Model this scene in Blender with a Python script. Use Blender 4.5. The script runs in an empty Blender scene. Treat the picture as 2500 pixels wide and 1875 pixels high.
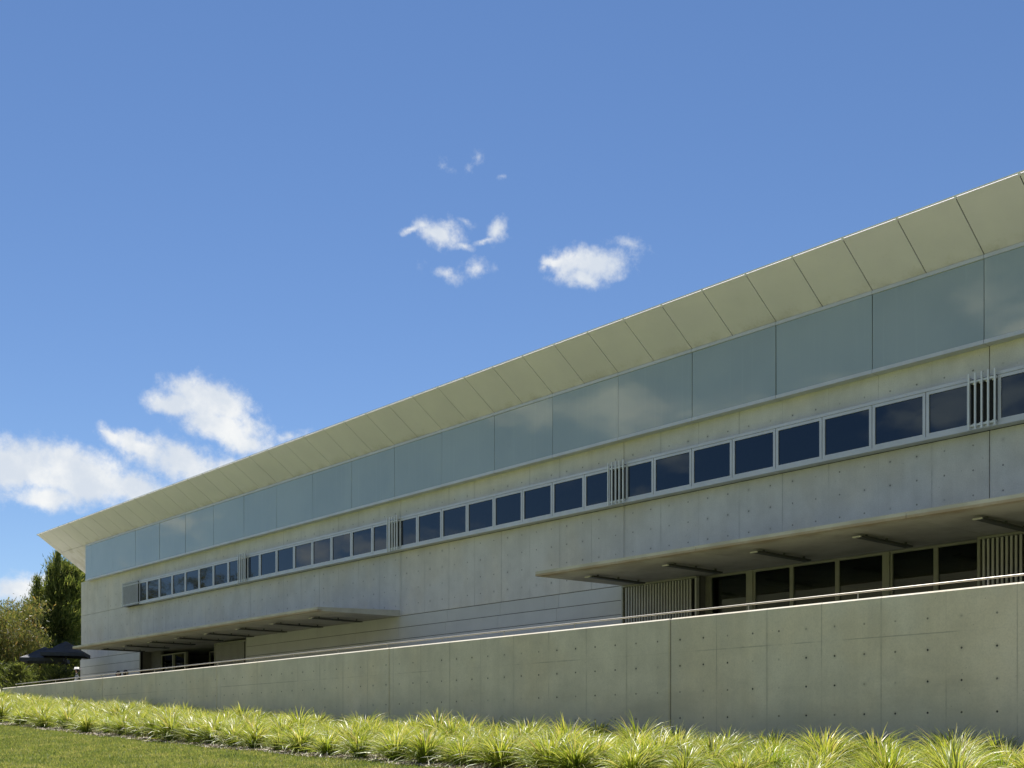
import bpy, bmesh, math, random
import numpy as np
from mathutils import Vector

# ------------------------------------------------------------------ camera, sky, sun, exposure
# World axes: X runs into the building (v), Y runs along the facade towards its far end (u), Z is height above the eye.
S = bpy.context.scene
TH = math.radians(41.1855)                      # angle between the view axis and the facade
FX = 2909.33                                    # focal length in pixels of the 2500 px wide photograph
HY = 1815.87                                    # horizon row of the photograph (rising-front / shifted lens)
cd = bpy.data.cameras.new('camera'); cam = bpy.data.objects.new('camera', cd)
S.collection.objects.link(cam); S.camera = cam
cam.location = (0, 0, 0); cam.rotation_euler = (math.pi/2, 0, -TH)
cd.sensor_width = 36; cd.lens = 36*FX/2500; cd.shift_y = (HY-937.5)/2500; cd.clip_start = .1; cd.clip_end = 9000

SUN = Vector((.27, .45, 1)).normalized()        # direction to the sun: behind the building, a little to its far end
sd = bpy.data.lights.new('sun', 'SUN'); sun = bpy.data.objects.new('sun', sd); S.collection.objects.link(sun)
sd.energy = 5.0; sd.angle = math.radians(.53); sd.color = (1, .955, .89)
sun.rotation_euler = (-SUN).to_track_quat('-Z', 'Y').to_euler(); sun.location = (30, 60, 80)

S.view_settings.view_transform = 'Standard'; S.view_settings.look = 'None'
S.view_settings.exposure = 0.98; S.view_settings.gamma = 1; S.view_settings.use_curve_mapping = False
S.render.engine = 'CYCLES'; S.render.resolution_x = 1024; S.render.resolution_y = 768
S.cycles.max_bounces = 8; S.cycles.diffuse_bounces = 4; S.cycles.glossy_bounces = 4; S.cycles.transparent_max_bounces = 12

SKY_K = .0565
W = bpy.data.worlds.new('World'); S.world = W; W.use_nodes = True
def build_world():
    nt = W.node_tree; nt.nodes.clear(); N = nt.nodes.new; L = nt.links.new
    def math_(op, a, b=None, c=None, clamp=False):
        n = N('ShaderNodeMath'); n.operation = op; n.use_clamp = clamp
        for i, q in enumerate((a, b, c)):
            if q is None: continue
            if isinstance(q, (int, float)): n.inputs[i].default_value = q
            else: L(q, n.inputs[i])
        return n.outputs[0]
    def vmath(op, a, b=None, out=0):
        n = N('ShaderNodeVectorMath'); n.operation = op
        for i, q in enumerate((a, b)):
            if q is None: continue
            if isinstance(q, (tuple, list, Vector)): n.inputs[i].default_value = q
            else: L(q, n.inputs[i])
        return n.outputs[out]
    def mapr(x, a, b, c=0, d=1):
        n = N('ShaderNodeMapRange'); n.interpolation_type = 'SMOOTHSTEP'
        n.inputs[1].default_value = a; n.inputs[2].default_value = b; n.inputs[3].default_value = c; n.inputs[4].default_value = d
        L(x, n.inputs[0]); return n.outputs[0]
    def noise(vec, scale, detail=6, rough=.6, out=0):
        n = N('ShaderNodeTexNoise'); n.inputs['Scale'].default_value = scale; n.inputs['Detail'].default_value = detail
        n.inputs['Roughness'].default_value = rough; L(vec, n.inputs['Vector']); return n.outputs[out]
    tc = N('ShaderNodeTexCoord'); D = tc.outputs['Generated']
    sky = N('ShaderNodeTexSky'); sky.sky_type = 'NISHITA'; sky.sun_disc = False
    sky.sun_elevation = math.asin(SUN.z); sky.sun_rotation = math.atan2(SUN.x, SUN.y)
    sky.altitude = 600; sky.air_density = 1.0; sky.dust_density = .0; sky.ozone_density = 3.0
    # clouds: each one a few fuzzy patches at its own bearing and height in the sky (azimuth plane tangent to the facade view)
    F = Vector((math.sin(TH), math.cos(TH), 0)); R = Vector((math.cos(TH), -math.sin(TH), 0))
    dF = vmath('DOT_PRODUCT', D, F, 1); dR = vmath('DOT_PRODUCT', D, R, 1); dU = vmath('DOT_PRODUCT', D, (0, 0, 1), 1)
    dFs = math_('MAXIMUM', dF, .02)
    cx = N('ShaderNodeCombineXYZ'); L(math_('DIVIDE', dR, dFs), cx.inputs[0]); L(math_('DIVIDE', dU, dFs), cx.inputs[1])
    P = cx.outputs[0]
    w1 = vmath('SUBTRACT', noise(D, 16, 3, .55, 1), (.5, .5, .5))
    w2 = vmath('SUBTRACT', noise(D, 60, 4, .6, 1), (.5, .5, .5))
    def scl(v, k):
        n = N('ShaderNodeVectorMath'); n.operation = 'SCALE'; L(v, n.inputs[0]); n.inputs[3].default_value = k; return n.outputs[0]
    PW = vmath('ADD', P, vmath('ADD', scl(w1, .022), scl(w2, .012)))
    blobs = [  # photograph column, row, half width, half height, tilt (deg, + = falling to the right), density
        (40,1140,130,48,6,1.0),(200,1160,150,46,16,1.05),(330,1190,95,34,16,1.0),(120,1212,95,26,2,.9),
        (275,1062,34,13,30,.8),(350,1095,85,22,24,.9),(455,1130,120,34,15,1.0),(560,1140,70,26,8,.95),
        (430,985,66,22,4,.95),(455,945,26,34,50,.75),(510,972,84,40,14,1.05),(585,985,40,16,10,.55),(540,1040,92,34,18,1.0),(600,1075,60,22,22,.95),
        (700,1058,34,9,-16,.45),(60,1440,130,26,4,.85),(140,1425,70,20,0,.8),
        (1083,563,50,24,12,.78),(1008,556,34,9,-22,.62),(1045,540,30,9,0,.55),(1135,594,26,9,16,.62),
        (1222,566,17,30,12,.68),(1198,588,30,8,-10,.6),(1145,538,16,8,25,.42),
        (1092,666,44,15,6,.48),(1172,648,29,18,12,.48),
        (1440,655,70,34,-6,.95),(1356,652,34,12,8,.75),(1326,662,12,11,0,.5),(1418,688,38,18,6,.85),
        (1526,602,56,15,8,.5),(1158,396,26,10,-40,.42),(1090,410,24,10,25,.3),(1218,440,10,7,0,.25)]
    field = None
    for (x, y, rx, ry, rot, dn) in blobs:
        m = N('ShaderNodeMapping'); m.vector_type = 'TEXTURE'
        m.inputs['Location'].default_value = ((x-1250)/FX, (HY-y)/FX, 0)
        m.inputs['Rotation'].default_value = (0, 0, -math.radians(rot))
        m.inputs['Scale'].default_value = (1.85*rx/FX, 1.95*ry/FX, 1); L(PW, m.inputs['Vector'])
        ln = vmath('LENGTH', m.outputs[0], None, 1)
        val = math_('MULTIPLY', math_('SUBTRACT', 1, ln), dn)
        field = val if field is None else math_('SMOOTH_MAX', field, val, .12)
    n1 = noise(D, 38, 9, .66)
    n2 = noise(vmath('ADD', D, (7, 3, 5)), 120, 6, .65)
    fr = math_('ADD', math_('ADD', field, math_('MULTIPLY', math_('SUBTRACT', n1, .5), 1.15)), math_('MULTIPLY', math_('SUBTRACT', n2, .5), .5))
    a1 = math_('MULTIPLY', mapr(fr, .06, .74), mapr(dF, .3, .5))
    # the same broken cumulus over the rest of the sky (seen only as reflections in the glass)
    sep = N('ShaderNodeSeparateXYZ'); L(D, sep.inputs[0]); zz = math_('ADD', math_('MAXIMUM', sep.outputs[2], 0), .16)
    c2 = N('ShaderNodeCombineXYZ'); L(math_('DIVIDE', sep.outputs[0], zz), c2.inputs[0]); L(math_('DIVIDE', sep.outputs[1], zz), c2.inputs[1])
    g = noise(vmath('ADD', c2.outputs[0], (3.7, 1.2, 0)), 2.0, 8, .58)
    a2 = math_('MULTIPLY', mapr(g, .52, .66), mapr(dF, .66, .80, 1, 0))
    a2 = math_('MULTIPLY', a2, mapr(sep.outputs[2], 0.0, .04))
    al = math_('MULTIPLY', math_('MAXIMUM', a1, a2), .96)
    shade = mapr(noise(vmath('ADD', D, (3, 1, 2)), 26, 5, .6), .35, .7)
    cc = N('ShaderNodeMix'); cc.data_type = 'RGBA'
    cc.inputs[6].default_value = (.355/SKY_K, .385/SKY_K, .425/SKY_K, 1); cc.inputs[7].default_value = (.48/SKY_K, .485/SKY_K, .48/SKY_K, 1)
    L(shade, cc.inputs[0])
    mx = N('ShaderNodeMix'); mx.data_type = 'RGBA'; L(al, mx.inputs[0]); hs = N('ShaderNodeHueSaturation'); hs.inputs['Saturation'].default_value = 1.08; L(sky.outputs[0], hs.inputs['Color'])
    L(vmath('MULTIPLY', hs.outputs[0], (.94, .935, 1.0)), mx.inputs[6]); L(cc.outputs[2], mx.inputs[7])
    bg = N('ShaderNodeBackground'); bg.inputs[1].default_value = SKY_K; L(mx.outputs[2], bg.inputs[0])
    out = N('ShaderNodeOutputWorld'); L(bg.outputs[0], out.inputs[0])
build_world()

# ------------------------------------------------------------------ helpers
rng = np.random.default_rng(7); random.seed(7)
C = S.collection
def uv(x, y, v):
    """photo pixel -> (u, h) on the vertical plane at distance v"""
    a = (x-1250)/FX; t = v/(a*math.cos(TH)+math.sin(TH)); return t*(math.cos(TH)-a*math.sin(TH)), (HY-y)*t/FX
def tag(o, label=None, cat=None, group=None, kind=None):
    for k, q in (('label', label), ('category', cat), ('group', group), ('kind', kind)):
        if q: o[k] = q
    return o
def empty(name, loc, label, cat, group=None):
    o = bpy.data.objects.new(name, None); C.objects.link(o); o.location = loc; o.empty_display_size = .2
    return tag(o, label, cat, group)
def link(name, me, mat=None, parent=None, loc=(0, 0, 0), rot=None):
    if mat and not me.materials: me.materials.append(mat)
    o = bpy.data.objects.new(name, me); C.objects.link(o)
    if parent is not None:
        o.parent = parent; o.location = Vector(loc)-PW_(parent)
    else: o.location = loc
    if rot: o.rotation_euler = rot
    return o
def PW_(o):
    p = Vector(o.location)
    while o.parent: o = o.parent; p += Vector(o.location)
    return p
CACHE = {}
def boxmesh(dx, dy, dz, mat, bev=0):
    k = (round(dx, 4), round(dy, 4), round(dz, 4), mat.name, bev)
    if k in CACHE: return CACHE[k]
    bm = bmesh.new(); bmesh.ops.create_cube(bm, size=1, matrix=__import__('mathutils').Matrix.Diagonal((dx, dy, dz, 1)))
    if bev: bmesh.ops.bevel(bm, geom=bm.edges[:], offset=bev, segments=1, affect='EDGES')
    me = bpy.data.meshes.new('box'); bm.to_mesh(me); bm.free(); me.materials.append(mat); CACHE[k] = me
    return me
def box(name, v0, v1, u0, u1, h0, h1, mat, parent=None, bev=0):
    """axis-aligned box: v depth range, u range along the facade, h height range"""
    return link(name, boxmesh(abs(v1-v0), abs(u1-u0), abs(h1-h0), mat, bev), None, parent, ((v0+v1)/2, (u0+u1)/2, (h0+h1)/2))
def pymesh(name, V, F, mat, smooth=False):
    me = bpy.data.meshes.new(name); me.from_pydata([tuple(p) for p in V], [], F); me.materials.append(mat); me.update()
    if smooth: me.polygons.foreach_set('use_smooth', [True]*len(me.polygons))
    return me
def npmesh(name, V, F, mat, smooth=False):
    """fast mesh of equal-sized faces: V (n,3), F (m,k)"""
    V = np.asarray(V, np.float32); F = np.asarray(F, np.int32); m, k = F.shape
    me = bpy.data.meshes.new(name); me.vertices.add(len(V)); me.vertices.foreach_set('co', V.ravel())
    me.loops.add(m*k); me.loops.foreach_set('vertex_index', F.ravel())
    me.polygons.add(m); me.polygons.foreach_set('loop_start', np.arange(m, dtype=np.int32)*k)
    if smooth: me.polygons.foreach_set('use_smooth', np.ones(m, bool))
    me.update(calc_edges=True); me.materials.append(mat); return me
def prism(name, prof, u0, u1, mat, parent=None):
    """profile [(v,h)...] swept along u"""
    n = len(prof); um = (u0+u1)/2
    V = [(p[0], u0-um, p[1]) for p in prof]+[(p[0], u1-um, p[1]) for p in prof]
    F = [list(range(n)), list(range(2*n-1, n-1, -1))]+[[i, i+n, (i+1) % n+n, (i+1) % n] for i in range(n)]
    me = pymesh(name, V, F, mat); bm = bmesh.new(); bm.from_mesh(me); bmesh.ops.recalc_face_normals(bm, faces=bm.faces[:]); bm.to_mesh(me); bm.free()
    return link(name, me, None, parent, (0, um, 0))
def tube(pts, rad, n=8):
    """V, quads of a tapered tube through pts"""
    pts = [Vector(p) for p in pts]; V = []; F = []
    for i, p in enumerate(pts):
        d = (pts[min(i+1, len(pts)-1)]-pts[max(i-1, 0)]).normalized()
        a = d.orthogonal().normalized(); b = d.cross(a)
        for j in range(n):
            q = 2*math.pi*j/n; V.append(p+rad[i]*(math.cos(q)*a+math.sin(q)*b))
    for i in range(len(pts)-1):
        for j in range(n): F.append([i*n+j, i*n+(j+1) % n, (i+1)*n+(j+1) % n, (i+1)*n+j])
    return V, F

# ------------------------------------------------------------------ materials
class MT:
    def __init__(s, name):
        s.m = bpy.data.materials.new(name); s.m.use_nodes = True; s.t = s.m.node_tree; s.b = s.t.nodes['Principled BSDF']; s.out = s.t.nodes['Material Output']
        s.pos = s.n('ShaderNodeNewGeometry').outputs['Position']
    def n(s, t): return s.t.nodes.new(t)
    def l(s, a, b): s.t.links.new(a, b)
    def sock(s, x, i):
        if isinstance(x, (int, float)): i.default_value = x
        elif isinstance(x, (tuple, list)): i.default_value = tuple(x)+((1,) if len(i.default_value) == 4 and len(x) == 3 else ())
        else: s.l(x, i)
    def math(s, op, a, b=0., c=None, clamp=False):
        n = s.n('ShaderNodeMath'); n.operation = op; n.use_clamp = clamp; s.sock(a, n.inputs[0]); s.sock(b, n.inputs[1])
        if c is not None: s.sock(c, n.inputs[2])
        return n.outputs[0]
    def map(s, loc=(0, 0, 0), scale=(1, 1, 1), vec=None):
        n = s.n('ShaderNodeMapping'); n.inputs['Location'].default_value = loc; n.inputs['Scale'].default_value = scale; s.l(vec or s.pos, n.inputs[0]); return n.outputs[0]
    def noise(s, scale, detail=5, rough=.55, vec=None, out=0):
        n = s.n('ShaderNodeTexNoise'); n.inputs['Scale'].default_value = scale; n.inputs['Detail'].default_value = detail; n.inputs['Roughness'].default_value = rough
        s.l(vec or s.pos, n.inputs['Vector']); return n.outputs[out]
    def mr(s, x, a, b, c=0., d=1., smooth=True):
        n = s.n('ShaderNodeMapRange'); n.interpolation_type = 'SMOOTHSTEP' if smooth else 'LINEAR'; s.sock(x, n.inputs[0])
        for i, q in enumerate((a, b, c, d)): n.inputs[i+1].default_value = q
        return n.outputs[0]
    def mix(s, f, a, b, mode='MIX'):
        n = s.n('ShaderNodeMix'); n.data_type = 'RGBA'; n.blend_type = mode; s.sock(f, n.inputs[0]); s.sock(a, n.inputs[6]); s.sock(b, n.inputs[7]); return n.outputs[2]
    def ramp(s, x, stops):
        n = s.n('ShaderNodeValToRGB'); s.l(x, n.inputs[0]); e = n.color_ramp.elements
        while len(e) < len(stops): e.new(.5)
        for q, (p, c) in zip(e, stops): q.position = p; q.color = (*c, 1)
        return n.outputs[0]
    def xyz(s):
        n = s.n('ShaderNodeSeparateXYZ'); s.l(s.pos, n.inputs[0]); return n.outputs
    def bump(s, h, strength=.3, dist=.01):
        n = s.n('ShaderNodeBump'); n.inputs['Strength'].default_value = strength; n.inputs['Distance'].default_value = dist; s.l(h, n.inputs['Height']); s.l(n.outputs[0], s.b.inputs['Normal'])
    def set(s, col=None, rough=.6, metal=0., spec=None, ior=None):
        if col is not None: s.sock(col, s.b.inputs['Base Color'])
        s.sock(rough, s.b.inputs['Roughness']); s.b.inputs['Metallic'].default_value = metal
        if spec is not None: s.b.inputs['Specular IOR Level'].default_value = spec
        if ior: s.b.inputs['IOR'].default_value = ior
        return s.m

def concrete(name, base, tie_u0, tie_h0, tie_dh, panel_u0=None, hj=None, stain=False, tk=1.0):
    m = MT(name); v, u, h = m.xyz()
    big = m.noise(.35, 4, .55); mid = m.noise(1.6, 6, .62); fine = m.noise(38, 4, .6)
    streak = m.noise(1.0, 5, .6, m.map(scale=(1.5, 5.5, .35)))
    lam = m.noise(1.0, 4, .5, m.map(scale=(1, .35, 5)))
    c0 = tuple(q*.88 for q in base); c1 = tuple(min(1, q*1.08) for q in base)
    f = m.math('ADD', m.math('MULTIPLY', big, .35), m.math('ADD', m.math('MULTIPLY', mid, .48), m.math('MULTIPLY', streak, .17)))
    col = m.mix(m.mr(f, .36, .64), c0, c1)
    warm = m.mix(m.mr(m.noise(.55, 3, .5, m.map((5, 2, 1))), .45, .65), (1, 1, 1), (1.03, 1.0, .95))
    col = m.mix(1, col, warm, 'MULTIPLY')
    col = m.mix(m.mr(fine, .35, .75, 0, .16), col, (.16, .165, .16))
    # small blow holes
    bh = m.n('ShaderNodeTexVoronoi'); bh.inputs['Scale'].default_value = 7.5; m.l(m.pos, bh.inputs['Vector'])
    hole = m.math('MULTIPLY', m.mr(bh.outputs['Distance'], .045, .07, 1, 0), m.mr(m.noise(2.2, 2), .5, .62))
    # form-tie holes on a 0.6 m grid
    du = m.math('ABSOLUTE', m.math('SUBTRACT', m.math('FRACT', m.math('DIVIDE', m.math('SUBTRACT', u, tie_u0), .6)), .5))
    dh = m.math('ABSOLUTE', m.math('SUBTRACT', m.math('FRACT', m.math('DIVIDE', m.math('SUBTRACT', h, tie_h0), tie_dh)), .5))
    du = m.math('MULTIPLY', du, .6); dh = m.math('MULTIPLY', dh, tie_dh)
    r = m.math('SQRT', m.math('ADD', m.math('POWER', du, 2), m.math('POWER', dh, 2)))
    wob = m.math('ADD', r, m.math('MULTIPLY', m.math('SUBTRACT', m.noise(30, 2), .5), .014))
    vis = m.math('MULTIPLY', m.mr(m.noise(1.3, 1), .30, .55, .25, 1), tk)
    tie = m.math('MULTIPLY', m.mr(wob, .013, .024, 1, 0), vis)
    halo = m.math('MULTIPLY', m.mr(wob, .02, .075, .28, 0), m.mr(m.noise(.9, 1, .5, m.map((9, 3, 3))), .5, .6))
    col = m.mix(halo, col, tuple(q*.5 for q in base))
    drip = m.math('MULTIPLY', m.mr(du, .01, .03, 1, 0), m.mr(m.noise(1.7, 2, .5, m.map((1, 7, 3))), .55, .72, 0, .07))
    col = m.mix(drip, col, tuple(q*.55 for q in base))
    if panel_u0 is not None:      # faint form-panel joints every 1.2 m
        pu = m.math('MULTIPLY', m.math('ABSOLUTE', m.math('SUBTRACT', m.math('FRACT', m.math('ADD', m.math('DIVIDE', m.math('SUBTRACT', u, panel_u0), 1.2), .5)), .5)), 1.2)
        pv = m.math('ADD', pu, m.math('MULTIPLY', m.math('SUBTRACT', m.noise(9, 3), .5), .02))
        line = m.math('MULTIPLY', m.mr(pv, .004, .016, .55, 0), m.mr(m.noise(.8, 3, .6), .40, .60, .15, 1))
        soft = m.math('MULTIPLY', m.mr(pv, .0, .07, .22, 0), m.mr(m.noise(.7, 2, .6, m.map((2, 2, 8))), .45, .6))
        col = m.mix(line, col, tuple(q*.42 for q in base)); col = m.mix(soft, col, tuple(q*.6 for q in base))
    if hj is not None:
        ph = m.math('ADD', m.math('ABSOLUTE', m.math('SUBTRACT', h, hj)), m.math('MULTIPLY', m.math('SUBTRACT', m.noise(9, 3), .5), .016))
        line = m.math('MULTIPLY', m.mr(ph, .004, .014, .6, 0), m.mr(m.noise(.6, 3, .6, m.map((4, 4, 4))), .42, .56, .1, 1))
        col = m.mix(line, col, tuple(q*.42 for q in base))
    if stain:                     # damp splash-back staining above the planting, with a ragged edge
        e = m.math('ADD', m.math('SUBTRACT', h, m.math('MULTIPLY', u, .034)), m.math('MULTIPLY', m.math('SUBTRACT', m.noise(.9, 5, .6), .5), 1.3))
        col = m.mix(m.mr(e, -.35, .75, .58, 0), col, (base[0]*.58, base[1]*.63, base[2]*.66))
        e2 = m.math('MULTIPLY', m.mr(m.noise(1.0, 5, .6, m.map((0, 3, 0), (1, .45, 1.6))), .48, .70, 0, .42), m.mr(h, .1, 2.2, 1, 0))
        col = m.mix(e2, col, tuple(q*.55 for q in base))
    dark = m.math('MAXIMUM', tie, m.math('MULTIPLY', hole, .6))
    col = m.mix(dark, col, (.05, .05, .047))
    hgt = m.math('SUBTRACT', m.math('MULTIPLY', fine, .15), dark)
    m.bump(hgt, .5, .006); m.set(col, .78, spec=.3); return m.m

M = {}
def simple(name, col, rough=.6, metal=0., var=.08, scale=3., bump=0., spec=None):
    m = MT(name); n = m.noise(scale, 5, .6)
    c = m.mix(m.mr(n, .3, .7), tuple(q*(1-var) for q in col), tuple(min(1, q*(1+var)) for q in col))
    if bump: m.bump(m.noise(scale*12, 3), bump, .004)
    M[name] = m.set(c, rough, metal, spec=spec); return M[name]
BAY0 = 11.2; MOD = 1.205; BAY = 8*MOD
M['wall_concrete'] = concrete('wall_concrete', (.66, .61, .51), 16.06+.03, 1.565-.5*.525, .525, 16.06, 1.84, True)
M['facade_concrete'] = concrete('facade_concrete', (.63, .62, .61), 11.2+.03, 5.80-.5*.485, .485, BAY0, None, False, .7)
def canopy_mat():
    m = MT('canopy_concrete'); v, u, h = m.xyz(); n = m.noise(1.2, 6, .6); k = m.noise(5, 5, .65)
    c = m.mix(m.mr(n, .35, .65), (.44, .42, .37), (.56, .54, .48))
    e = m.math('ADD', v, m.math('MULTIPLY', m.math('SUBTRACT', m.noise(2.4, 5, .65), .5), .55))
    c = m.mix(m.math('MULTIPLY', m.mr(e, 19.0, 19.35, .65, 0), m.mr(h, 4.005, 4.02, 1, 0)), c, (.33, .22, .115))  # brown outer soffit edge: rust stain plus warm grass bounce put into the colour
    c = m.mix(m.mr(k, .55, .75, 0, .2), c, (.2, .19, .17)); m.bump(m.noise(40, 3), .2, .004); return m.set(c, .8, spec=.3)
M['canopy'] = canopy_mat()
def soffit_mat():
    m = MT('soffit_board'); n = m.noise(.8, 4, .6); f = m.noise(14, 4, .65)
    oi = m.n('ShaderNodeObjectInfo'); v, u, h = m.xyz()
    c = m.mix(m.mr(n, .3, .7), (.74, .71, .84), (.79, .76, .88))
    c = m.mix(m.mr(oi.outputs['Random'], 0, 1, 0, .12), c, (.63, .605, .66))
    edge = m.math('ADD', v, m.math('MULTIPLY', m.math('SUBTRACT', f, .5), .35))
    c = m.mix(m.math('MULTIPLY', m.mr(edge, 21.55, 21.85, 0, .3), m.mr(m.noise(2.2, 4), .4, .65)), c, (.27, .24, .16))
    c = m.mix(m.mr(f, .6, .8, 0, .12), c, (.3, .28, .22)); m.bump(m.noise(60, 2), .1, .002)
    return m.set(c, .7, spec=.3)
M['soffit'] = soffit_mat()
simple('aluminium', (.56, .57, .60), .42, .35, .05, 2.)
simple('fin_metal', (.68, .70, .74), .45, .15, .06, 3.)
simple('screen_metal', (.46, .455, .42), .5, .1, .06, 3.)
simple('rail_steel', (.40, .37, .33), .42, .5, .04, 6.)
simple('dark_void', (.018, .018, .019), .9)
simple('dark_metal', (.085, .088, .08), .5, .1)
simple('lamp_plate', (.55, .55, .52), .5)
simple('olive_frame', (.30, .30, .235), .5, .05)
simple('joint_filler', (.10, .09, .08), .9)
simple('plain_white', (.85, .85, .82), .5)
simple('roof_metal', (.52, .53, .54), .45, .4)
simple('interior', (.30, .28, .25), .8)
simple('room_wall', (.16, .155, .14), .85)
simple('umbrella_cloth', (.028, .034, .052), .75, 0, .12, 6., .15)
simple('pole_black', (.02, .02, .022), .5)
simple('skin', (.45, .27, .19), .6)
simple('hair', (.012, .01, .009), .6)
simple('cloth_dark', (.03, .028, .035), .85)
simple('cloth_white', (.78, .77, .76), .85)
simple('chair_black', (.02, .02, .02), .5)
simple('paving', (.36, .34, .31), .85, 0, .15, 2., .2)
def clad_mat():
    m = MT('cladding'); oi = m.n('ShaderNodeObjectInfo'); n = m.noise(1.4, 5, .6)
    c = m.mix(m.mr(n, .3, .7), (.55, .55, .54), (.60, .60, .585)); c = m.mix(m.mr(oi.outputs['Random'], 0, 1, 0, .12), c, (.42, .42, .41))
    c = m.mix(m.mr(m.noise(1, 4, .6, m.map(scale=(1, 4, .3))), .58, .75, 0, .15), c, (.3, .29, .27))
    return m.set(c, .65, spec=.35)
M['clad'] = clad_mat()
def upper_glass():
    m = MT('frosted_glass'); oi = m.n('ShaderNodeObjectInfo')
    st = m.noise(1, 5, .6, m.map(scale=(1, 9, .25))); n = m.noise(.5, 3, .5)
    c = m.mix(m.mr(n, .3, .7), (.29, .33, .31), (.33, .37, .345))
    c = m.mix(m.mr(st, .52, .75, 0, .22), c, (.40, .45, .41)); c = m.mix(m.mr(oi.outputs['Random'], 0, 1, 0, .2), c, (.36, .41, .38))
    w = m.noise(.55, 2, .5); m.bump(w, .06, .05)
    return m.set(c, .025, ior=2.1)
M['upper_glass'] = upper_glass()
def dark_glass():
    m = MT('tinted_glass'); oi = m.n('ShaderNodeObjectInfo')
    c = m.mix(m.mr(oi.outputs['Random'], 0, 1), (.005, .008, .020), (.010, .012, .024))
    m.bump(m.noise(.8, 2, .5), .05, .05); m.b.inputs['Specular Tint'].default_value = (.72, .9, 1, 1); return m.set(c, .02, ior=1.62)
M['window_glass'] = dark_glass()
def clear_glass():
    m = MT('clear_glass'); t = m.t; tr = m.n('ShaderNodeBsdfTransparent'); tr.inputs[0].default_value = (.42, .46, .44, 1)
    gl = m.n('ShaderNodeBsdfGlossy'); gl.inputs['Roughness'].default_value = .02; gl.inputs[0].default_value = (.9, .95, .95, 1)
    fr = m.n('ShaderNodeFresnel'); fr.inputs[0].default_value = 1.5; mx = m.n('ShaderNodeMixShader')
    m.l(fr.outputs[0], mx.inputs[0]); m.l(tr.outputs[0], mx.inputs[1]); m.l(gl.outputs[0], mx.inputs[2]); m.l(mx.outputs[0], m.out.inputs[0]); return m.m
M['clear_glass'] = clear_glass()
def leaf_mat(name, stops, trans=.35, rough=.5, objvar=.25, spec=.3, mottle=None):
    m = MT(name); g = m.n('ShaderNodeNewGeometry'); oi = m.n('ShaderNodeObjectInfo')
    r = m.math('FRACT', m.math('ADD', g.outputs['Random Per Island'], 0.))
    if mottle: r = m.math('ADD', m.math('MULTIPLY', r, .55), m.math('MULTIPLY', m.mr(m.noise(mottle, 4, .6), .3, .7), .45))
    c = m.ramp(r, stops)
    if name == 'tuft_leaf':     # leaf bases are a fresher green than the sun-bleached tips
        gz = m.n('ShaderNodeSeparateXYZ'); m.l(m.n('ShaderNodeTexCoord').outputs['Generated'], gz.inputs[0])
        c = m.mix(m.mr(gz.outputs[2], .1, .75, .55, 0), c, m.mix(1, c, (.62, .92, .45), 'MULTIPLY'))
    c = m.mix(m.math('MULTIPLY', oi.outputs['Random'], objvar), c, tuple(q*.6 for q in stops[0][1]))
    m.set(c, rough, spec=spec)
    tl = m.n('ShaderNodeBsdfTranslucent'); m.l(m.mix(1, c, (1.15, 1.1, .6), 'MULTIPLY'), tl.inputs[0]); mx = m.n('ShaderNodeMixShader'); mx.inputs[0].default_value = trans
    m.l(m.b.outputs[0], mx.inputs[1]); m.l(tl.outputs[0], mx.inputs[2]); m.l(mx.outputs[0], m.out.inputs[0]); M[name] = m.m; return m.m
leaf_mat('tuft_leaf', [(0, (.13, .19, .025)), (.3, (.25, .31, .045)), (.62, (.39, .43, .08)), (.84, (.51, .50, .16)), (.93, (.57, .50, .27)), (1, (.46, .35, .21))], .45, .40, .30, .5)
leaf_mat('lawn_leaf', [(0, (.10, .15, .045)), (.4, (.18, .225, .07)), (.75, (.30, .31, .12)), (1, (.52, .46, .27))], .45, .55, 0, .25, 1.6)
leaf_mat('casuarina_leaf', [(0, (.055, .085, .028)), (.5, (.13, .17, .05)), (.85, (.215, .245, .08)), (1, (.29, .28, .12))], .5, .6, .15, .2)
leaf_mat('eucalypt_leaf', [(0, (.085, .105, .036)), (.5, (.155, .17, .06)), (.85, (.225, .205, .08)), (1, (.27, .17, .085))], .45, .5, .2, .3)
leaf_mat('shrub_leaf', [(0, (.05, .07, .02)), (.5, (.11, .14, .04)), (1, (.21, .23, .075))], .5, .55, .2, .3)
simple('bark_pale', (.34, .29, .235), .8, 0, .25, 4., .4)
simple('bark_dark', (.09, .075, .06), .9, 0, .3, 6., .5)
def lawn_ground():
    m = MT('lawn_ground'); n = m.noise(2.2, 6, .65); k = m.noise(45, 4, .6); b = m.noise(1, 4, .6, m.map(scale=(1.3, .22, 1)))
    c = m.mix(m.mr(n, .32, .68), (.10, .145, .042), (.165, .205, .066)); c = m.mix(m.mr(b, .44, .60, 0, .8), c, (.25, .255, .10))
    c = m.mix(m.mr(m.noise(7, 5, .65), .58, .74, 0, .5), c, (.21, .19, .09)); c = m.mix(m.mr(k, .4, .7, 0, .35), c, (.035, .055, .016)); m.bump(k, .8, .03); return m.set(c, .85, spec=.15)
M['lawn_ground'] = lawn_ground()
def mulch():
    m = MT('mulch'); n = m.noise(18, 6, .7); k = m.noise(70, 3, .6); c = m.mix(m.mr(n, .35, .65), (.24, .205, .165), (.48, .43, .37)); c = m.mix(m.mr(k, .45, .7, 0, .5), c, (.58, .53, .46)); m.bump(n, .9, .03); return m.set(c, .9, spec=.15)
M['mulch'] = mulch()
def chip_mat():
    m = MT('mulch_chip'); g = m.n('ShaderNodeNewGeometry'); c = m.ramp(g.outputs['Random Per Island'], [(0, (.20, .16, .13)), (.5, (.40, .35, .30)), (1, (.62, .57, .50))]); return m.set(c, .85, spec=.2)
M['chip'] = chip_mat()

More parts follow.
